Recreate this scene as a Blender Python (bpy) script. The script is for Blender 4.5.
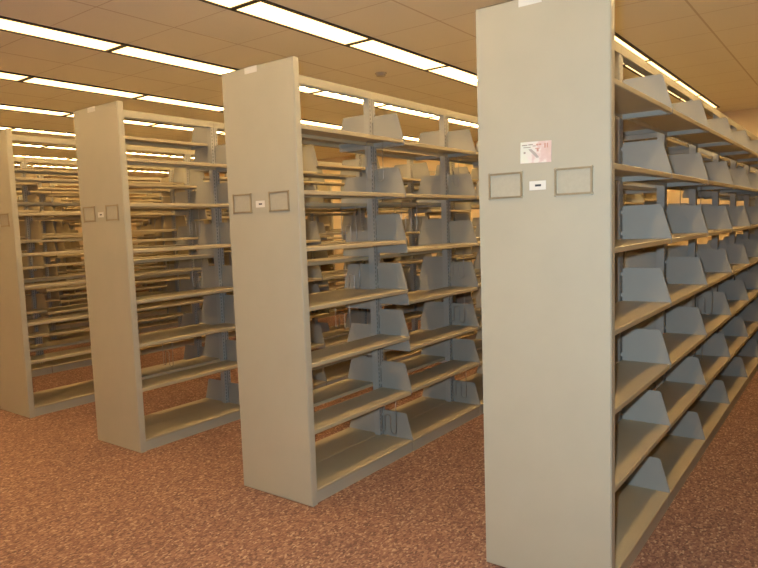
import bpy, bmesh, math, random
from mathutils import Vector, Matrix
PI = math.pi
for o in list(bpy.data.objects):
    bpy.data.objects.remove(o)
C = bpy.context.scene.collection
SC = bpy.context.scene
rng = random.Random(7)

# ------------------------------------------------------------------ camera
CAM = (0.721, -2.367, 1.45)
YAW, PITCH, ROLL, FPX = -0.642, -0.091, -0.034, 646.4
fw = Vector((math.sin(YAW)*math.cos(PITCH), math.cos(YAW)*math.cos(PITCH), math.sin(PITCH)))
r0 = Vector((math.cos(YAW), -math.sin(YAW), 0))
u0 = r0.cross(fw)
rt = math.cos(ROLL)*r0 + math.sin(ROLL)*u0
up = -math.sin(ROLL)*r0 + math.cos(ROLL)*u0
cd = bpy.data.cameras.new('camera')
cam = bpy.data.objects.new('camera', cd)
C.objects.link(cam)
cam.matrix_world = Matrix(((rt.x, up.x, -fw.x, CAM[0]), (rt.y, up.y, -fw.y, CAM[1]),
                           (rt.z, up.z, -fw.z, CAM[2]), (0, 0, 0, 1)))
cd.sensor_fit = 'HORIZONTAL'
cd.sensor_width = 36.0
cd.lens = FPX/758*36.0
cd.clip_start = 0.05
cd.clip_end = 200
SC.camera = cam

def px(p):
    d = Vector(p) - Vector(CAM)
    z = d.dot(fw)
    if z < 0.1: return None
    return 379 + FPX*d.dot(rt)/z, 284 - FPX*d.dot(up)/z

# ------------------------------------------------------------------ world, lights, exposure
w = bpy.data.worlds.new('world')
SC.world = w
w.use_nodes = True
w.node_tree.nodes['Background'].inputs[0].default_value = (0.9, 0.7, 0.45, 1)
w.node_tree.nodes['Background'].inputs[1].default_value = 0.02
SC.view_settings.view_transform = 'Standard'
SC.view_settings.look = 'None'
SC.view_settings.gamma = 1
SC.view_settings.exposure = 0.0
LIGHT_STRENGTH = 9.8
LIGHT_COLOR = (1.0, 0.655, 0.27, 1)
# the camera's own flash
fl = bpy.data.lights.new('camera_flash', 'AREA')
fl.shape = 'RECTANGLE'; fl.size = 0.05; fl.size_y = 0.03
fl.energy = 84
fl.color = (0.66, 0.80, 0.92)
flo = bpy.data.objects.new('camera_flash', fl)
C.objects.link(flo)
flo.matrix_world = cam.matrix_world.copy()
flo.location = Vector(CAM) + 0.06*up - 0.05*rt + 0.02*fw

# ------------------------------------------------------------------ materials
def nt(name):
    m = bpy.data.materials.new(name)
    m.use_nodes = True
    n = m.node_tree
    b = n.nodes['Principled BSDF']
    return m, n, b
def N(n, t, **k):
    x = n.nodes.new(t)
    for a, v in k.items():
        setattr(x, a, v)
    return x
def simple(name, col, rough=0.5, metal=0.0, noise=0.0, scale=20, bump=0.0, bscale=300):
    m, n, b = nt(name)
    b.inputs['Roughness'].default_value = rough
    b.inputs['Metallic'].default_value = metal
    tc = N(n, 'ShaderNodeTexCoord')
    if noise > 0:
        nz = N(n, 'ShaderNodeTexNoise'); nz.inputs['Scale'].default_value = scale
        nz.inputs['Detail'].default_value = 4
        n.links.new(tc.outputs['Object'], nz.inputs['Vector'])
        cr = N(n, 'ShaderNodeValToRGB')
        cr.color_ramp.elements[0].position = 0.3
        cr.color_ramp.elements[1].position = 0.7
        cr.color_ramp.elements[0].color = tuple(c*(1-noise) for c in col[:3]) + (1,)
        cr.color_ramp.elements[1].color = tuple(min(1, c*(1+noise)) for c in col[:3]) + (1,)
        n.links.new(nz.outputs['Fac'], cr.inputs['Fac'])
        n.links.new(cr.outputs['Color'], b.inputs['Base Color'])
    else:
        b.inputs['Base Color'].default_value = tuple(col[:3]) + (1,)
    if bump > 0:
        nb = N(n, 'ShaderNodeTexNoise'); nb.inputs['Scale'].default_value = bscale
        n.links.new(tc.outputs['Object'], nb.inputs['Vector'])
        bp = N(n, 'ShaderNodeBump'); bp.inputs['Strength'].default_value = bump
        bp.inputs['Distance'].default_value = 0.001
        n.links.new(nb.outputs['Fac'], bp.inputs['Height'])
        n.links.new(bp.outputs['Normal'], b.inputs['Normal'])
    return m

PAINT = (0.405, 0.365, 0.268)
M_paint = simple('putty_enamel', PAINT, 0.42, 0, 0.025, 6, 0.25, 500)
M_shelf = simple('putty_shelf_enamel', (0.40, 0.325, 0.20), 0.40, 0, 0.03, 5, 0.2, 500)
M_plate = simple('grey_bracket_enamel', (0.30, 0.29, 0.25), 0.42, 0, 0.03, 8, 0.2, 500)
M_chrome = simple('bright_wire', (0.34, 0.33, 0.31), 0.3, 0.9)
M_brass = simple('dull_brass', (0.36, 0.29, 0.18), 0.42, 0.6, 0.08, 40)
M_card = simple('card_insert', (0.40, 0.36, 0.265), 0.40, 0, 0.04, 60)
M_white = simple('white_label', (0.66, 0.63, 0.55), 0.5)
M_ink = simple('label_ink', (0.05, 0.045, 0.05), 0.6)
M_dark = simple('dark_trim', (0.035, 0.028, 0.022), 0.5)
M_wall = simple('wall_paint', (0.76, 0.61, 0.40), 0.8, 0, 0.03, 3, 0.3, 200)
M_base = simple('vinyl_base', (0.12, 0.085, 0.06), 0.6)
M_smoke = simple('smoke_detector_plastic', (0.52, 0.46, 0.36), 0.5)

def mat_upright():
    m, n, b = nt('slotted_upright')
    tc = N(n, 'ShaderNodeTexCoord'); sx = N(n, 'ShaderNodeSeparateXYZ')
    n.links.new(tc.outputs['Object'], sx.inputs[0])
    def mth(op, a, bb=None):
        x = N(n, 'ShaderNodeMath', operation=op)
        for i, v in enumerate((a, bb)):
            if v is None: continue
            if isinstance(v, (int, float)): x.inputs[i].default_value = v
            else: n.links.new(v, x.inputs[i])
        return x.outputs[0]
    z = mth('FRACT', mth('MULTIPLY', sx.outputs['Z'], 1/0.0254))
    zi = mth('LESS_THAN', z, 0.55)
    ya = mth('ABSOLUTE', mth('SUBTRACT', mth('ABSOLUTE', sx.outputs['Y']), 0.021))
    yi = mth('LESS_THAN', ya, 0.0028)
    yg = mth('LESS_THAN', mth('ABSOLUTE', sx.outputs['Y']), 0.0022)
    f = mth('MAXIMUM', mth('MULTIPLY', zi, yi), yg)
    mx = N(n, 'ShaderNodeMix', data_type='RGBA')
    n.links.new(f, mx.inputs[0])
    mx.inputs[6].default_value = (0.33, 0.32, 0.285, 1)
    mx.inputs[7].default_value = (0.11, 0.10, 0.09, 1)
    n.links.new(mx.outputs[2], b.inputs['Base Color'])
    b.inputs['Roughness'].default_value = 0.42
    return m
M_upr = mat_upright()

def mat_carpet():
    m, n, b = nt('loop_carpet')
    tc = N(n, 'ShaderNodeTexCoord')
    v = N(n, 'ShaderNodeTexVoronoi'); v.inputs['Scale'].default_value = 120
    mp = N(n, 'ShaderNodeMapping'); mp.inputs['Scale'].default_value = (1, 0.62, 1)
    mp.inputs['Rotation'].default_value = (0, 0, 0.5)
    nz0 = N(n, 'ShaderNodeTexNoise'); nz0.inputs['Scale'].default_value = 60
    mixv = N(n, 'ShaderNodeVectorMath', operation='MULTIPLY_ADD')
    n.links.new(nz0.outputs['Color'], mixv.inputs[0])
    mixv.inputs[1].default_value = (0.008, 0.008, 0)
    n.links.new(tc.outputs['Object'], mp.inputs[0])
    n.links.new(tc.outputs['Object'], nz0.inputs[0])
    n.links.new(mp.outputs[0], mixv.inputs[2])
    n.links.new(mixv.outputs[0], v.inputs['Vector'])
    sp = N(n, 'ShaderNodeSeparateColor'); n.links.new(v.outputs['Color'], sp.inputs[0])
    cr = N(n, 'ShaderNodeValToRGB'); e = cr.color_ramp.elements
    e[0].position = 0.0; e[0].color = (0.15, 0.072, 0.050, 1)
    e[1].position = 1.0; e[1].color = (0.50, 0.33, 0.22, 1)
    for p, c in ((0.3, (0.22, 0.105, 0.070, 1)), (0.62, (0.29, 0.145, 0.094, 1)), (0.85, (0.36, 0.195, 0.125, 1))):
        q = e.new(p); q.color = c
    n.links.new(sp.outputs[0], cr.inputs[0])
    n2 = N(n, 'ShaderNodeTexNoise'); n2.inputs['Scale'].default_value = 1.3; n2.inputs['Detail'].default_value = 3
    n.links.new(tc.outputs['Object'], n2.inputs[0])
    r2 = N(n, 'ShaderNodeMapRange'); r2.inputs[3].default_value = 0.72; r2.inputs[4].default_value = 0.92
    n.links.new(n2.outputs['Fac'], r2.inputs[0])
    mu = N(n, 'ShaderNodeVectorMath', operation='SCALE')
    n.links.new(cr.outputs[0], mu.inputs[0]); n.links.new(r2.outputs[0], mu.inputs['Scale'])
    n.links.new(mu.outputs[0], b.inputs['Base Color'])
    bp = N(n, 'ShaderNodeBump'); bp.inputs['Strength'].default_value = 0.6; bp.inputs['Distance'].default_value = 0.004
    n.links.new(v.outputs['Distance'], bp.inputs['Height']); bp.invert = True
    n.links.new(bp.outputs[0], b.inputs['Normal'])
    b.inputs['Roughness'].default_value = 0.9
    return m
M_carpet = mat_carpet()

ROW0, ROWP = -1.08, -1.535        # light rows in X
JY, JP = 0.71, 1.219              # fixture joints in Y
def mat_ceiling():
    m, n, b = nt('ceiling_tile')
    tc = N(n, 'ShaderNodeTexCoord'); sx = N(n, 'ShaderNodeSeparateXYZ')
    n.links.new(tc.outputs['Object'], sx.inputs[0])
    def mth(op, a, bb=None):
        x = N(n, 'ShaderNodeMath', operation=op)
        for i, v in enumerate((a, bb)):
            if v is None: continue
            if isinstance(v, (int, float)): x.inputs[i].default_value = v
            else: n.links.new(v, x.inputs[i])
        return x.outputs[0]
    def line(co, off, per, wd):
        t = mth('FRACT', mth('ADD', mth('MULTIPLY', mth('SUBTRACT', co, off), 1/per), 0.5))
        return mth('LESS_THAN', mth('ABSOLUTE', mth('SUBTRACT', t, 0.5)), wd/per)
    a = line(sx.outputs['X'], -0.3125, 1.535, 0.008)
    c = line(sx.outputs['Y'], JY, JP/2, 0.0045)
    f = mth('MAXIMUM', a, c)
    nz = N(n, 'ShaderNodeTexNoise'); nz.inputs['Scale'].default_value = 120; nz.inputs['Detail'].default_value = 3
    n.links.new(tc.outputs['Object'], nz.inputs[0])
    cr = N(n, 'ShaderNodeValToRGB')
    cr.color_ramp.elements[0].position = 0.3; cr.color_ramp.elements[0].color = (0.90, 0.85, 0.72, 1)
    cr.color_ramp.elements[1].position = 0.6; cr.color_ramp.elements[1].color = (0.93, 0.89, 0.77, 1)
    n.links.new(nz.outputs['Fac'], cr.inputs[0])
    mx = N(n, 'ShaderNodeMix', data_type='RGBA')
    n.links.new(f, mx.inputs[0]); n.links.new(cr.outputs[0], mx.inputs[6])
    mx.inputs[7].default_value = (0.70, 0.62, 0.50, 1)
    n.links.new(mx.outputs[2], b.inputs['Base Color'])
    b.inputs['Roughness'].default_value = 0.9
    return m
M_ceil = mat_ceiling()

def mat_diffuser():
    m, n, b = nt('lit_diffuser')
    tc = N(n, 'ShaderNodeTexCoord'); sx = N(n, 'ShaderNodeSeparateXYZ')
    n.links.new(tc.outputs['Object'], sx.inputs[0])
    def mth(op, a, bb=None):
        x = N(n, 'ShaderNodeMath', operation=op)
        for i, v in enumerate((a, bb)):
            if v is None: continue
            if isinstance(v, (int, float)): x.inputs[i].default_value = v
            else: n.links.new(v, x.inputs[i])
        return x.outputs[0]
    cy = mth('COSINE', mth('MULTIPLY', sx.outputs['Y'], 2*PI/0.17))
    cx = mth('COSINE', mth('MULTIPLY', sx.outputs['X'], 2*PI/0.24))
    g = mth('MULTIPLY', mth('MAXIMUM', cy, 0.0), mth('MAXIMUM', cx, 0.0))
    s = mth('ADD', mth('MULTIPLY', g, 10.0), 0.39)
    s = mth('MULTIPLY', s, LIGHT_STRENGTH)
    em = N(n, 'ShaderNodeEmission')
    em.inputs[0].default_value = LIGHT_COLOR
    n.links.new(s, em.inputs[1])
    out = n.nodes['Material Output']
    n.links.new(em.outputs[0], out.inputs[0])
    return m
M_diff = mat_diffuser()

# ------------------------------------------------------------------ helpers
def bx(bm, x0, x1, y0, y1, z0, z1):
    vs = [bm.verts.new((x, y, z)) for x in (x0, x1) for y in (y0, y1) for z in (z0, z1)]
    for q in ((0, 1, 3, 2), (4, 6, 7, 5), (0, 4, 5, 1), (2, 3, 7, 6), (0, 2, 6, 4), (1, 5, 7, 3)):
        bm.faces.new([vs[i] for i in q])
def prism(bm, pts, axis, a, b):
    """extrude a 2-D outline along an axis ('x','y','z') from a to b"""
    def mk(p, t):
        if axis == 'x': return (t, p[0], p[1])
        if axis == 'y': return (p[0], t, p[1])
        return (p[0], p[1], t)
    A = [bm.verts.new(mk(p, a)) for p in pts]
    B = [bm.verts.new(mk(p, b)) for p in pts]
    n = len(pts)
    bm.faces.new(A); bm.faces.new(list(reversed(B)))
    for i in range(n):
        bm.faces.new((A[i], B[i], B[(i+1) % n], A[(i+1) % n]))
def mesh(name, bm, mat, bevel=0.0, smooth=False):
    bmesh.ops.recalc_face_normals(bm, faces=bm.faces)
    if bevel > 0:
        bmesh.ops.bevel(bm, geom=list(bm.edges), offset=bevel, segments=2, affect='EDGES', clamp_overlap=True)
    me = bpy.data.meshes.new(name)
    bm.to_mesh(me); bm.free()
    if mat: me.materials.append(mat)
    if smooth:
        for p in me.polygons: p.use_smooth = True
    return me
def link(name, me, parent=None, loc=(0, 0, 0), rz=0):
    o = bpy.data.objects.new(name, me)
    C.objects.link(o)
    o.location = loc; o.rotation_euler = (0, 0, rz)
    if parent: o.parent = parent
    return o
def tag(o, label=None, cat=None, group=None, kind=None):
    if label: o['label'] = label
    if cat: o['category'] = cat
    if group: o['group'] = group
    if kind: o['kind'] = kind
    return o
def tube(bm, pts, r, seg=6):
    rings = []
    n = len(pts)
    for i, p in enumerate(pts):
        p = Vector(p)
        d = (Vector(pts[min(i+1, n-1)]) - Vector(pts[max(i-1, 0)])).normalized()
        a = Vector((0, 1, 0)) if abs(d.y) < 0.9 else Vector((1, 0, 0))
        s = d.cross(a).normalized(); t = d.cross(s).normalized()
        rings.append([bm.verts.new(p + r*(math.cos(2*PI*k/seg)*s + math.sin(2*PI*k/seg)*t)) for k in range(seg)])
    for i in range(n-1):
        for k in range(seg):
            bm.faces.new((rings[i][k], rings[i][(k+1) % seg], rings[i+1][(k+1) % seg], rings[i+1][k]))
    bm.faces.new(rings[0]); bm.faces.new(list(reversed(rings[-1])))

# ------------------------------------------------------------------ setting
XL, XR, YF, YB, HC = -17.2, 3.2, -7.5, 8.6, 2.95
def struct(name, x0, x1, y0, y1, z0, z1, m):
    bm = bmesh.new(); bx(bm, x0, x1, y0, y1, z0, z1)
    return tag(link(name, mesh(name, bm, m)), kind='structure')
struct('floor', XL, XR, YF, YB, -0.1, 0.0, M_carpet)
struct('ceiling', XL, XR, YF, YB, HC, HC+0.1, M_ceil)
struct('wall_left', XL-0.12, XL, YF, YB, 0, HC, M_wall)
struct('wall_right', XR, XR+0.12, YF, YB, 0, HC, M_wall)
struct('wall_back', XL, XR, YB, YB+0.12, 0, HC, M_wall)
struct('wall_front', XL, XR, YF-0.12, YF, 0, HC, M_wall)
struct('baseboard_back', XL, XR, YB-0.012, YB, 0, 0.1, M_base)
struct('baseboard_left', XL, XL+0.012, YF, YB-0.012, 0, 0.1, M_base)

# ------------------------------------------------------------------ shelving meshes (shared)
L = 0.914; SL = L-0.006
HW = 0.264; XF = 0.257; HP = 2.286
def shelf_bm():
    bm = bmesh.new()
    x0, x1, t = 0.028, XF, 0.0016
    # profile in XZ: sheet with a deep rolled front lip and a small back lip
    P = [(x0, 0), (x1-0.003, 0), (x1, -0.003), (x1, -0.020), (x1-0.003, -0.023), (x1-0.016, -0.023), (x1-0.016, -0.021),
         (x1-0.004, -0.021), (x1-0.002, -0.019), (x1-0.002, -0.004), (x1-0.004, -t), (x0+t, -t), (x0+t, -0.02), (x0, -0.02)]
    prism(bm, P, 'y', -SL/2+0.004, SL/2-0.004)
    return bm
ME_shelf = mesh('shelf', shelf_bm(), M_shelf)
def base_bm():
    bm = bmesh.new()
    x0, x1, t = 0.001, XF+0.003, 0.0016
    P = [(x0, 0), (x1-0.003, 0), (x1, -0.003), (x1, -0.014), (x1-0.012, -0.014), (x1-0.012, -0.012),
         (x1-0.003, -0.012), (x1-0.003, -t), (x0, -t)]
    prism(bm, P, 'y', -SL/2, SL/2)
    return bm
ME_base = mesh('base_shelf', base_bm(), M_shelf)
bm = bmesh.new(); bx(bm, XF-0.008, XF-0.004, -SL/2, SL/2, 0.001, 0.067)
ME_kick = mesh('kick_plate', bm, M_paint)
def bracket_bm(s, zb=-0.026):
    # s=+1 : the plate at the +Y end of a shelf
    bm = bmesh.new()
    out = [(0.030, zb), (XF-0.006, zb), (XF+0.001, zb+0.005), (XF+0.001, 0.004)]
    out += [(0.216, 0.150), (0.212, 0.160), (0.203, 0.165), (0.040, 0.165), (0.030, 0.157)]
    y = s*(SL/2-0.001)
    prism(bm, out, 'y', y-0.001, y+0.001)
    if zb > -0.03:   # folded foot flange and stiffening rim
        prism(bm, [(0.034, zb), (XF-0.012, zb), (XF-0.012, zb+0.002), (0.034, zb+0.002)], 'y', y-s*0.018, y)
    # hooks into the upright
    for z in (0.02, 0.125):
        bx(bm, 0.022, 0.032, y-0.001, y+0.001, z, z+0.016)
    return bm
ME_br = {s: mesh('end_bracket', bracket_bm(s), M_plate) for s in (1, -1)}
ME_brb = {s: mesh('end_bracket', bracket_bm(s, -0.005), M_plate) for s in (1, -1)}
def joined():
    bm = shelf_bm()
    for s in (1, -1):
        b2 = bracket_bm(s); tmp = bpy.data.meshes.new('t'); b2.to_mesh(tmp); b2.free()
        bm.from_mesh(tmp); bpy.data.meshes.remove(tmp)
    return mesh('shelf_with_brackets', bm, M_shelf)
ME_far = joined()
bm = bmesh.new(); bx(bm, -0.0225, 0.0225, -0.033, 0.033, 0.0, 2.279)
ME_up = mesh('upright', bm, M_upr, 0.002)
bm = bmesh.new()
prism(bm, [(-0.024, 2.238), (-0.022, 2.238), (-0.022, 2.280), (0.022, 2.280), (0.022, 2.238), (0.024, 2.238), (0.024, 2.284), (-0.024, 2.284)],
      'y', -L/2+0.001, L/2-0.001)
ME_rail = mesh('top_rail', bm, M_paint)
T = 0.042
bm = bmesh.new()
prism(bm, [(-HW, 0), (HW, 0), (HW, T), (HW-0.022, T), (HW-0.022, T-0.002), (HW-0.002, T-0.002), (HW-0.002, 0.004),
           (-HW+0.002, 0.004), (-HW+0.002, T-0.002), (-HW+0.022, T-0.002), (-HW+0.022, T), (-HW, T)], 'z', 0, HP)
bx(bm, -HW+0.0021, HW-0.0021, 0.0041, T, HP-0.003, HP-0.001)
bmesh.ops.recalc_face_normals(bm, faces=bm.faces)
ve = [e for e in bm.edges if all(abs(abs(v.co.x)-HW) < 1e-4 and v.co.y < 1e-4 for v in e.verts)]
te = [e for e in bm.edges if all(v.co.z > HP-1e-4 and v.co.y < 1e-4 for v in e.verts)]
bmesh.ops.bevel(bm, geom=list(set(ve+te)), offset=0.004, segments=3, affect='EDGES')
ME_panel = mesh('end_panel', bm, M_paint)

# label holder: thin brass frame with corner pins and a card
def holder_meshes(w_, h_):
    bm = bmesh.new(); r = 0.0075
    for a in ((-w_/2, w_/2, -h_/2, -h_/2+r), (-w_/2, w_/2, h_/2-r, h_/2), (-w_/2, -w_/2+r, -h_/2+r, h_/2-r), (w_/2-r, w_/2, -h_/2+r, h_/2-r)):
        bx(bm, a[0], a[1], -0.0065, 0, a[2], a[3])
    for x in (-w_/2+0.002, w_/2-0.002):
        for z in (-h_/2+0.002, h_/2-0.002):
            bmesh.ops.create_uvsphere(bm, u_segments=8, v_segments=5, radius=0.0052, matrix=Matrix.Translation((x, -0.003, z)))
    f = mesh('label_holder', bm, M_brass)
    bm = bmesh.new(); bx(bm, -w_/2+r, w_/2-r, -0.0018, -0.0004, -h_/2+r, h_/2-r)
    return f, mesh('card', bm, M_card)
ME_hold, ME_card = holder_meshes(0.143, 0.100)
bm = bmesh.new(); bx(bm, -0.033, 0.033, -0.0012, 0, -0.017, 0.017)
ME_lab = mesh('number_label', bm, M_white)
bm = bmesh.new(); bx(bm, -0.012, 0.012, -0.0018, -0.0012, -0.004, 0.004)
ME_dash = mesh('label_mark', bm, M_ink)
bm = bmesh.new(); bx(bm, -0.046, 0.046, -0.0012, 0, -0.016, 0.016)
ME_top = mesh('range_label', bm, M_white)

# ------------------------------------------------------------------ shelf levels
BASE = 0.079
def default_levels(r):
    lv = [0.42, 0.73, 1.03, 1.34, 1.645, 1.95]
    return [z + r.choice((0, 0, 0, 0.025, -0.025, 0.05, -0.05)) for z in lv]
LEV = {}
LEV[(0, 1)] = {b: [0.421, 0.726, 1.030, 1.339, 1.647, 1.950] for b in range(9)}
LEV[(1, 1)] = {0: [0.395, 0.747, 1.044, 1.351, 1.638, 1.965], 1: [0.405, 0.675, 0.970, 1.296, 1.638, 1.957], 2: [0.405, 0.675, 0.99, 1.296, 1.638, 1.957]}
LEV[(1, -1)] = {0: [0.42, 0.64, 1.035, 1.25, 1.59, 1.985], 1: [0.42, 0.62, 0.93, 1.25, 1.60, 1.96]}
LEV[(2, 1)] = {0: [0.425, 0.722, 1.012, 1.345, 1.645, 1.935]}
LEV[(2, -1)] = {0: [0.43, 0.70, 0.97, 1.26, 1.66, 2.12]}
LEV[(3, 1)] = {0: [0.455, 0.76, 1.06, 1.32, 1.642, 1.92]}
LEV[(3, -1)] = {0: [0.50, 0.72, 1.09, 1.42, 1.74, 2.02]}
NB = 8
PITCHX = -1.53
ORD = ['first', 'second', 'third', 'fourth', 'fifth', 'sixth', 'seventh', 'eighth', 'ninth', 'tenth', 'eleventh', 'twelfth',
       'thirteenth', 'fourteenth', 'fifteenth', 'sixteenth']
NR = 10
RLAB = {
 -1: 'library shelving range across the right-hand aisle, facing the nearest one',
 0: 'putty steel library shelving range nearest the camera at right, with pink and white sticker',
 1: 'empty double-sided steel library shelving range in the middle, second from the right',
 2: 'empty steel library shelving range third from the right, left of the middle one',
 3: 'empty steel library shelving range at the far left edge, its end panel partly cut off',
}
def build_range(k):
    cx = -HW - 0.0 + k*PITCHX
    r = random.Random(100+k)
    root = bpy.data.objects.new('library_shelving_range', None)
    C.objects.link(root); root.location = (cx, 0, 0)
    lab = RLAB.get(k) or ('library shelving range seen only through the gaps, %s behind the leftmost end panel'
                          % ORD[k-4])
    tag(root, lab, 'shelving', 'library shelving ranges')
    # end panels
    pn = link('end_panel', ME_panel, root)
    link('end_panel', ME_panel, root, (0, 2*T + NB*L, 0), PI)
    if k >= 0 and k < 5:
        xs = (-0.145, 0.128) if k == 0 else (-0.148, 0.129)
        for x in xs:
            h = link('label_holder', ME_hold, pn, (x, 0, 1.588 if k else 1.587))
            tag(link('card', ME_card, h, (0, 0, 0)), 'blank card in the brass frame')
        lb = link('number_label', ME_lab, pn, (-0.012, 0, 1.580))
        tag(lb, 'small white label with a short dark mark')
        link('label_mark', ME_dash, lb, (0.002, 0, 0))
        tag(link('range_label', ME_top, pn, (-0.034, 0, HP-0.017)), 'blank white label at the top edge')
    # uprights and rails
    for b in range(NB+1):
        y = T + b*L
        if b == 0: y += 0.035
        if b == NB: y -= 0.035
        link('upright', ME_up, root, (0, y, 0))
    for b in range(NB):
        link('top_rail', ME_rail, root, (0, T + (b+.5)*L, 0))
    near = k <= 3
    stuff = bmesh.new()
    for b in range(NB):
        yc = T + (b+.5)*L
        for s in (1, -1):
            d = LEV.get((k, s), {})
            if b in d: lv = d[b]
            elif (k, s) == (0, -1): lv = [z + r.choice((0, 0, 0.03, -0.03)) for z in LEV[(0, 1)][0]]
            elif k >= 4: lv = [z + r.uniform(-.055, .055) for z in (0.38, 0.64, 0.90, 1.17, 1.44, 1.70, 1.97)]
            else: lv = default_levels(r)
            rz = 0 if s > 0 else PI
            if b == NB-1:      # the last bay's shelves
                for z in [BASE]+lv:
                    tmp = ME_far if z != BASE else ME_base
                    n0 = len(stuff.verts)
                    stuff.from_mesh(tmp)
                    stuff.verts.ensure_lookup_table()
                    M = Matrix.Translation((0, yc, z)) @ Matrix.Rotation(rz, 4, 'Z')
                    bmesh.ops.transform(stuff, matrix=M, verts=stuff.verts[n0:])
                continue
            bs = link('base_shelf', ME_base, root, (0, yc, BASE), rz)
            link('kick_plate', ME_kick, bs, (0, 0, -BASE))
            if near:
                link('end_bracket', ME_brb[1], bs); link('end_bracket', ME_brb[-1], bs)
            for z in lv:
                if near:
                    sh = link('shelf', ME_shelf, root, (0, yc, z), rz)
                    link('end_bracket', ME_br[1], sh); link('end_bracket', ME_br[-1], sh)
                else:
                    link('shelf', ME_far, root, (0, yc, z), rz)
    tag(link('shelf', mesh('last_bay_shelves', stuff, M_shelf), root), 'shelves of the last bay', kind='stuff')
    return root, cx, pn
ranges = {}
for k in [-1, 0, 1, 2, 3, 4, 5, 6, 7, 8, 9]:
    ranges[k] = build_range(k)

# sticker on the nearest end panel
def mat_sticker():
    m, n, b = nt('faded_sticker')
    tc = N(n, 'ShaderNodeTexCoord')
    sx = N(n, 'ShaderNodeSeparateXYZ'); n.links.new(tc.outputs['Object'], sx.inputs[0])
    nz = N(n, 'ShaderNodeTexNoise'); nz.inputs['Scale'].default_value = 34; nz.inputs['Detail'].default_value = 2
    n.links.new(tc.outputs['Object'], nz.inputs[0])
    ad = N(n, 'ShaderNodeMath', operation='MULTIPLY_ADD')
    n.links.new(sx.outputs['X'], ad.inputs[0]); ad.inputs[1].default_value = 4.5
    n.links.new(nz.outputs['Fac'], ad.inputs[2])
    cr = N(n, 'ShaderNodeValToRGB'); e = cr.color_ramp.elements
    e[0].position = 0.25; e[0].color = (0.66, 0.66, 0.55, 1)
    e[1].position = 0.95; e[1].color = (0.60, 0.42, 0.36, 1)
    q = e.new(0.5); q.color = (0.70, 0.62, 0.55, 1)
    q = e.new(0.62); q.color = (0.64, 0.47, 0.42, 1)
    n.links.new(ad.outputs[0], cr.inputs[0])
    n.links.new(cr.outputs[0], b.inputs['Base Color'])
    b.inputs['Roughness'].default_value = 0.45
    return m
pn0 = ranges[0][2]
bm = bmesh.new(); bx(bm, -0.062, 0.062, -0.0012, 0, -0.040, 0.040)
st = link('sticker', mesh('sticker', bm, mat_sticker()), pn0, (-0.018, 0, 1.706))
st.rotation_euler = (0, math.radians(1.5), 0)
tag(st, 'faded pink and white rectangular sticker')
def strips(name, col, rects):
    bm = bmesh.new()
    for x0, x1, z0, z1 in rects: bx(bm, x0, x1, -0.0016, -0.0012, z0, z1)
    link(name, mesh(name, bm, simple(name+'_ink', col, 0.5)), st)
strips('sticker_lettering', (0.33, 0.27, 0.22), [(-0.056, -0.034, 0.026, 0.030), (-0.030, -0.012, 0.027, 0.031), (-0.050, -0.020, 0.018, 0.021),
                                                 (-0.012, 0.0, 0.022, 0.025), (-0.049, -0.041, -0.004, 0.003)])
strips('sticker_emblem', (0.52, 0.27, 0.20), [(0.002, 0.010, 0.024, 0.031), (0.012, 0.022, 0.025, 0.031), (0.034, 0.040, 0.014, 0.032),
                                              (0.044, 0.049, 0.014, 0.032), (0.004, 0.012, 0.002, 0.012), (-0.002, 0.016, 0.012, 0.015)])
def band():
    bm = bmesh.new()
    P = [(-0.030, 0.012), (-0.018, 0.013), (0.000, -0.002), (0.014, -0.020), (0.004, -0.022), (-0.012, -0.006)]
    prism(bm, P, 'y', -0.0018, -0.0012)
    link('sticker_band', mesh('sticker_band', bm, simple('grey_print', (0.40, 0.34, 0.30), 0.5)), st)
band()

# ------------------------------------------------------------------ wire book supports hanging under the shelves
def wire_me(variant=0):
    P = [(0.0, 0.0, 0.0)]
    def arc(cx, cz, r, a0, a1, n=8):
        return [(cx + r*math.cos(a0+(a1-a0)*i/n), 0, cz + r*math.sin(a0+(a1-a0)*i/n)) for i in range(n+1)]
    pts = [(-0.06, 0.10, 0.0), (-0.06, 0.006, 0.0), (-0.06, 0, -0.006), (-0.06, 0, -0.15)]
    pts += arc(-0.045, -0.225, 0.015, PI, 2*PI)
    pts += arc(-0.018, -0.145, 0.012, PI, PI/2, 4)
    pts += arc(0.002, -0.145, 0.012, PI/2, 0, 4)
    pts += arc(0.036, -0.225, 0.022, PI, 2*PI)
    pts += [(0.058, 0, -0.15), (0.058, 0, -0.006), (0.058, 0.006, 0.0), (0.058, 0.10, 0.0)]
    bm = bmesh.new(); tube(bm, pts, 0.0022, 6)
    return mesh('wire_book_support', bm, M_chrome, smooth=True)
ME_wire = wire_me()
def wire(k, bay, side, lvl, dx, dy, label, rz=0.0):
    rz = 0.0
    """hangs under shelf number lvl (0 = first above the base) of a bay; dy measured back from the bay's far end"""
    cx = ranges[k][1]
    d = LEV.get((k, side), {})
    root = ranges[k][0]
    yc = T + (bay+.5)*L
    z = None
    zs = sorted(o.location.z for o in root.children if o.name.startswith('shelf') and abs(o.location.y-yc) < 0.01
                and abs(math.cos(o.rotation_euler.z)-side) < 0.1)
    z = zs[min(lvl, len(zs)-1)]
    if label.startswith('small') and lvl > 0 and z - zs[min(lvl, len(zs)-1)-1] < 0.275: return
    o = link('wire_book_support', ME_wire, None, (cx+dx, T+(bay+1)*L-dy, z-0.0040), rz)
    if k == 1 and side == -1 and lvl == 3: o.scale.z = 0.8
    tag(o, label, 'book support', 'wire book supports hanging under shelves')
mid = 'on the middle range'
wire(1, 0, -1, 4, -0.095, 0.13, 'bent wire book support in the first bay of the middle range, left of the post')
wire(1, 0, 1, 5, 0.13, 0.13, 'wire book support hanging below the top shelf, first bay of the middle range')
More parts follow.
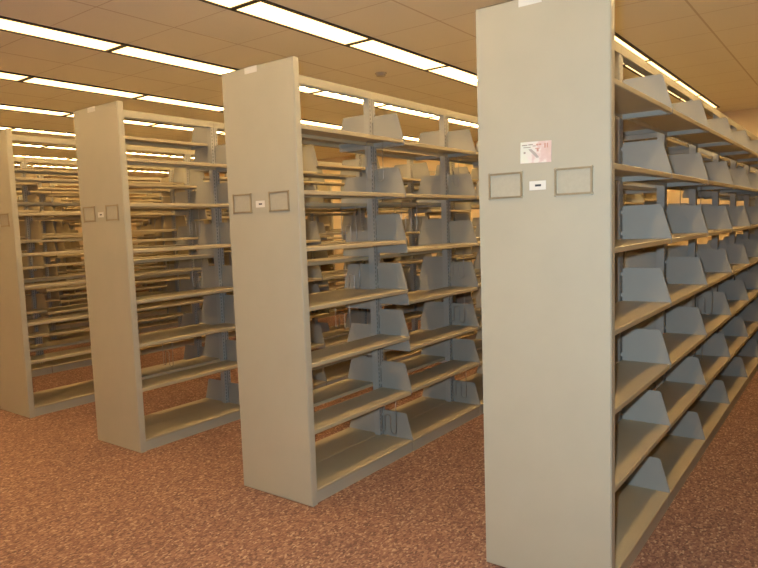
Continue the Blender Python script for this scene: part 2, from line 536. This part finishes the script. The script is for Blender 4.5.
wire(1, 1, 1, 5, 0.13, 0.13, 'wire book support hanging below the top shelf, second bay of the middle range')
wire(1, 1, 1, 4, 0.15, 0.72, 'bright wire book support below the second shelf from the top, second bay, middle range', 0.9)
wire(1, 0, -1, 3, -0.09, 0.12, 'wire book support left of the post, fourth shelf up in the middle range first bay')
wire(1, 1, 1, 3, 0.15, 0.12, 'wire book support beside the nearest panel, under the third shelf from the top')
wire(1, 1, 1, 2, 0.15, 0.12, 'wire book support beside the nearest panel, under the fourth shelf from the top')
wire(1, 1, 1, 0, 0.15, 0.12, 'lowest wire book support beside the nearest panel, just above the base shelf')
wire(1, 0, 1, 0, 0.16, 0.12, 'lowest wire book support in the first bay of the middle range')
wire(1, 0, -1, 2, -0.15, 0.16, 'wire book support in the middle range, back side of the shelf at waist height')
wire(2, 0, -1, 3, -0.10, 0.14, 'wire book support in the first bay of the third range from the right, upper')
wire(2, 0, -1, 4, -0.10, 0.14, 'wire book support high in the first bay of the third range from the right')
wire(2, 0, -1, 1, -0.10, 0.45, 'low wire book support hanging mid-bay in the third range from the right')
wire(0, 2, 1, 1, 0.10, 0.5, 'wire book support in the nearest range at right, low in its third bay')
wire(0, 2, 1, 2, 0.14, 0.4, 'wire book support in the nearest range at right, third shelf up, third bay', 0.6)
wire(0, 2, 1, 4, -0.0+0.12, 0.7, 'wire book support in the nearest range at right, eye height, third bay')
wr = random.Random(5)
for k in (3, 4, 5, 6):
    for b in range(5):
        for side in (1, -1):
            if wr.random() < 0.6:
                wire(k, b, side, wr.choice((2, 3, 4, 5)), side*0.13, wr.uniform(0.13, 0.55),
                     'small wire book support among the distant shelves of the %s range from the right' % ORD[k], wr.uniform(-.4, .4))

# ------------------------------------------------------------------ ceiling lights
FW = 0.125
def light_meshes():
    hl = JP/2
    bm = bmesh.new()
    o, i_ = FW+0.024, FW
    zt, zb = 0.0, -0.012
    yo, yi = hl-0.001, hl-0.022
    for a in ((-o, -i_, -yo, yo), (i_, o, -yo, yo), (-i_, i_, -yo, -yi), (-i_, i_, yi, yo)):
        bx(bm, a[0], a[1], a[2], a[3], zb, zt)
    fr = mesh('frame', bm, M_dark)
    bm = bmesh.new(); bx(bm, -i_, i_, -yi, yi, -0.006, -0.001)
    return fr, mesh('diffuser', bm, M_diff)
ME_fr, ME_di = light_meshes()
rows = {}
for rI in range(-1, 10):
    X = ROW0 + rI*ROWP
    if X > XR-0.3 or X < XL+0.3: continue
    for j in range(-6, 7):
        Y = JY + (j+0.5)*JP
        if Y < YF+0.7 or Y > YB-0.62: continue
        if (rI < 0 and Y < -0.2) or Y < -2.5: continue
        q = [px((X, Y+dy, HC)) for dy in (-.6, -.3, 0, .3, .6)]
        vis = any(p and -5 < p[0] < 763 and -5 < p[1] < 568 for p in q)
        rows.setdefault(rI, []).append((X, Y, vis))
for rI, L_ in rows.items():
    n = 0
    for X, Y, vis in L_:
        o = bpy.data.objects.new('ceiling_light', None); C.objects.link(o); o.location = (X, Y, HC)
        link('frame', ME_fr, o)
        link('diffuser', ME_di, o)
        if vis and rI >= 0:
            lab = 'lit recessed fluorescent ceiling light, %s visible from the front, %s row from the right' % (ORD[n], ORD[rI])
            n += 1
        elif rI < 0:
            lab = 'recessed fluorescent ceiling light beyond the right of the nearest shelving range'
        else:
            lab = 'recessed fluorescent ceiling light over the open floor in front of the shelving'
        tag(o, lab, 'ceiling light', 'recessed fluorescent ceiling lights')

# smoke detector
def lathe(prof, seg=28):
    bm = bmesh.new(); R = []
    for r_, z in prof:
        R.append([bm.verts.new((r_*math.cos(2*PI*i/seg), r_*math.sin(2*PI*i/seg), z)) for i in range(seg)])
    for a, b in zip(R, R[1:]):
        for i in range(seg): bm.faces.new((a[i], a[(i+1) % seg], b[(i+1) % seg], b[i]))
    bm.faces.new(R[0]); bm.faces.new(list(reversed(R[-1])))
    return bm
sd = bpy.data.objects.new('smoke_detector', None); C.objects.link(sd); sd.location = (-3.15, 2.96, HC)
link('mounting_plate', mesh('mounting_plate', lathe([(0.060, 0), (0.060, -0.006), (0.056, -0.008)]), M_smoke), sd)
link('sensor_head', mesh('sensor_head', lathe([(0.048, -0.008), (0.048, -0.013), (0.043, -0.015), (0.043, -0.022), (0.048, -0.024), (0.040, -0.032), (0.02, -0.035)]), M_smoke), sd)
tag(sd, 'small round smoke detector on the ceiling above the middle shelving range', 'smoke detector')
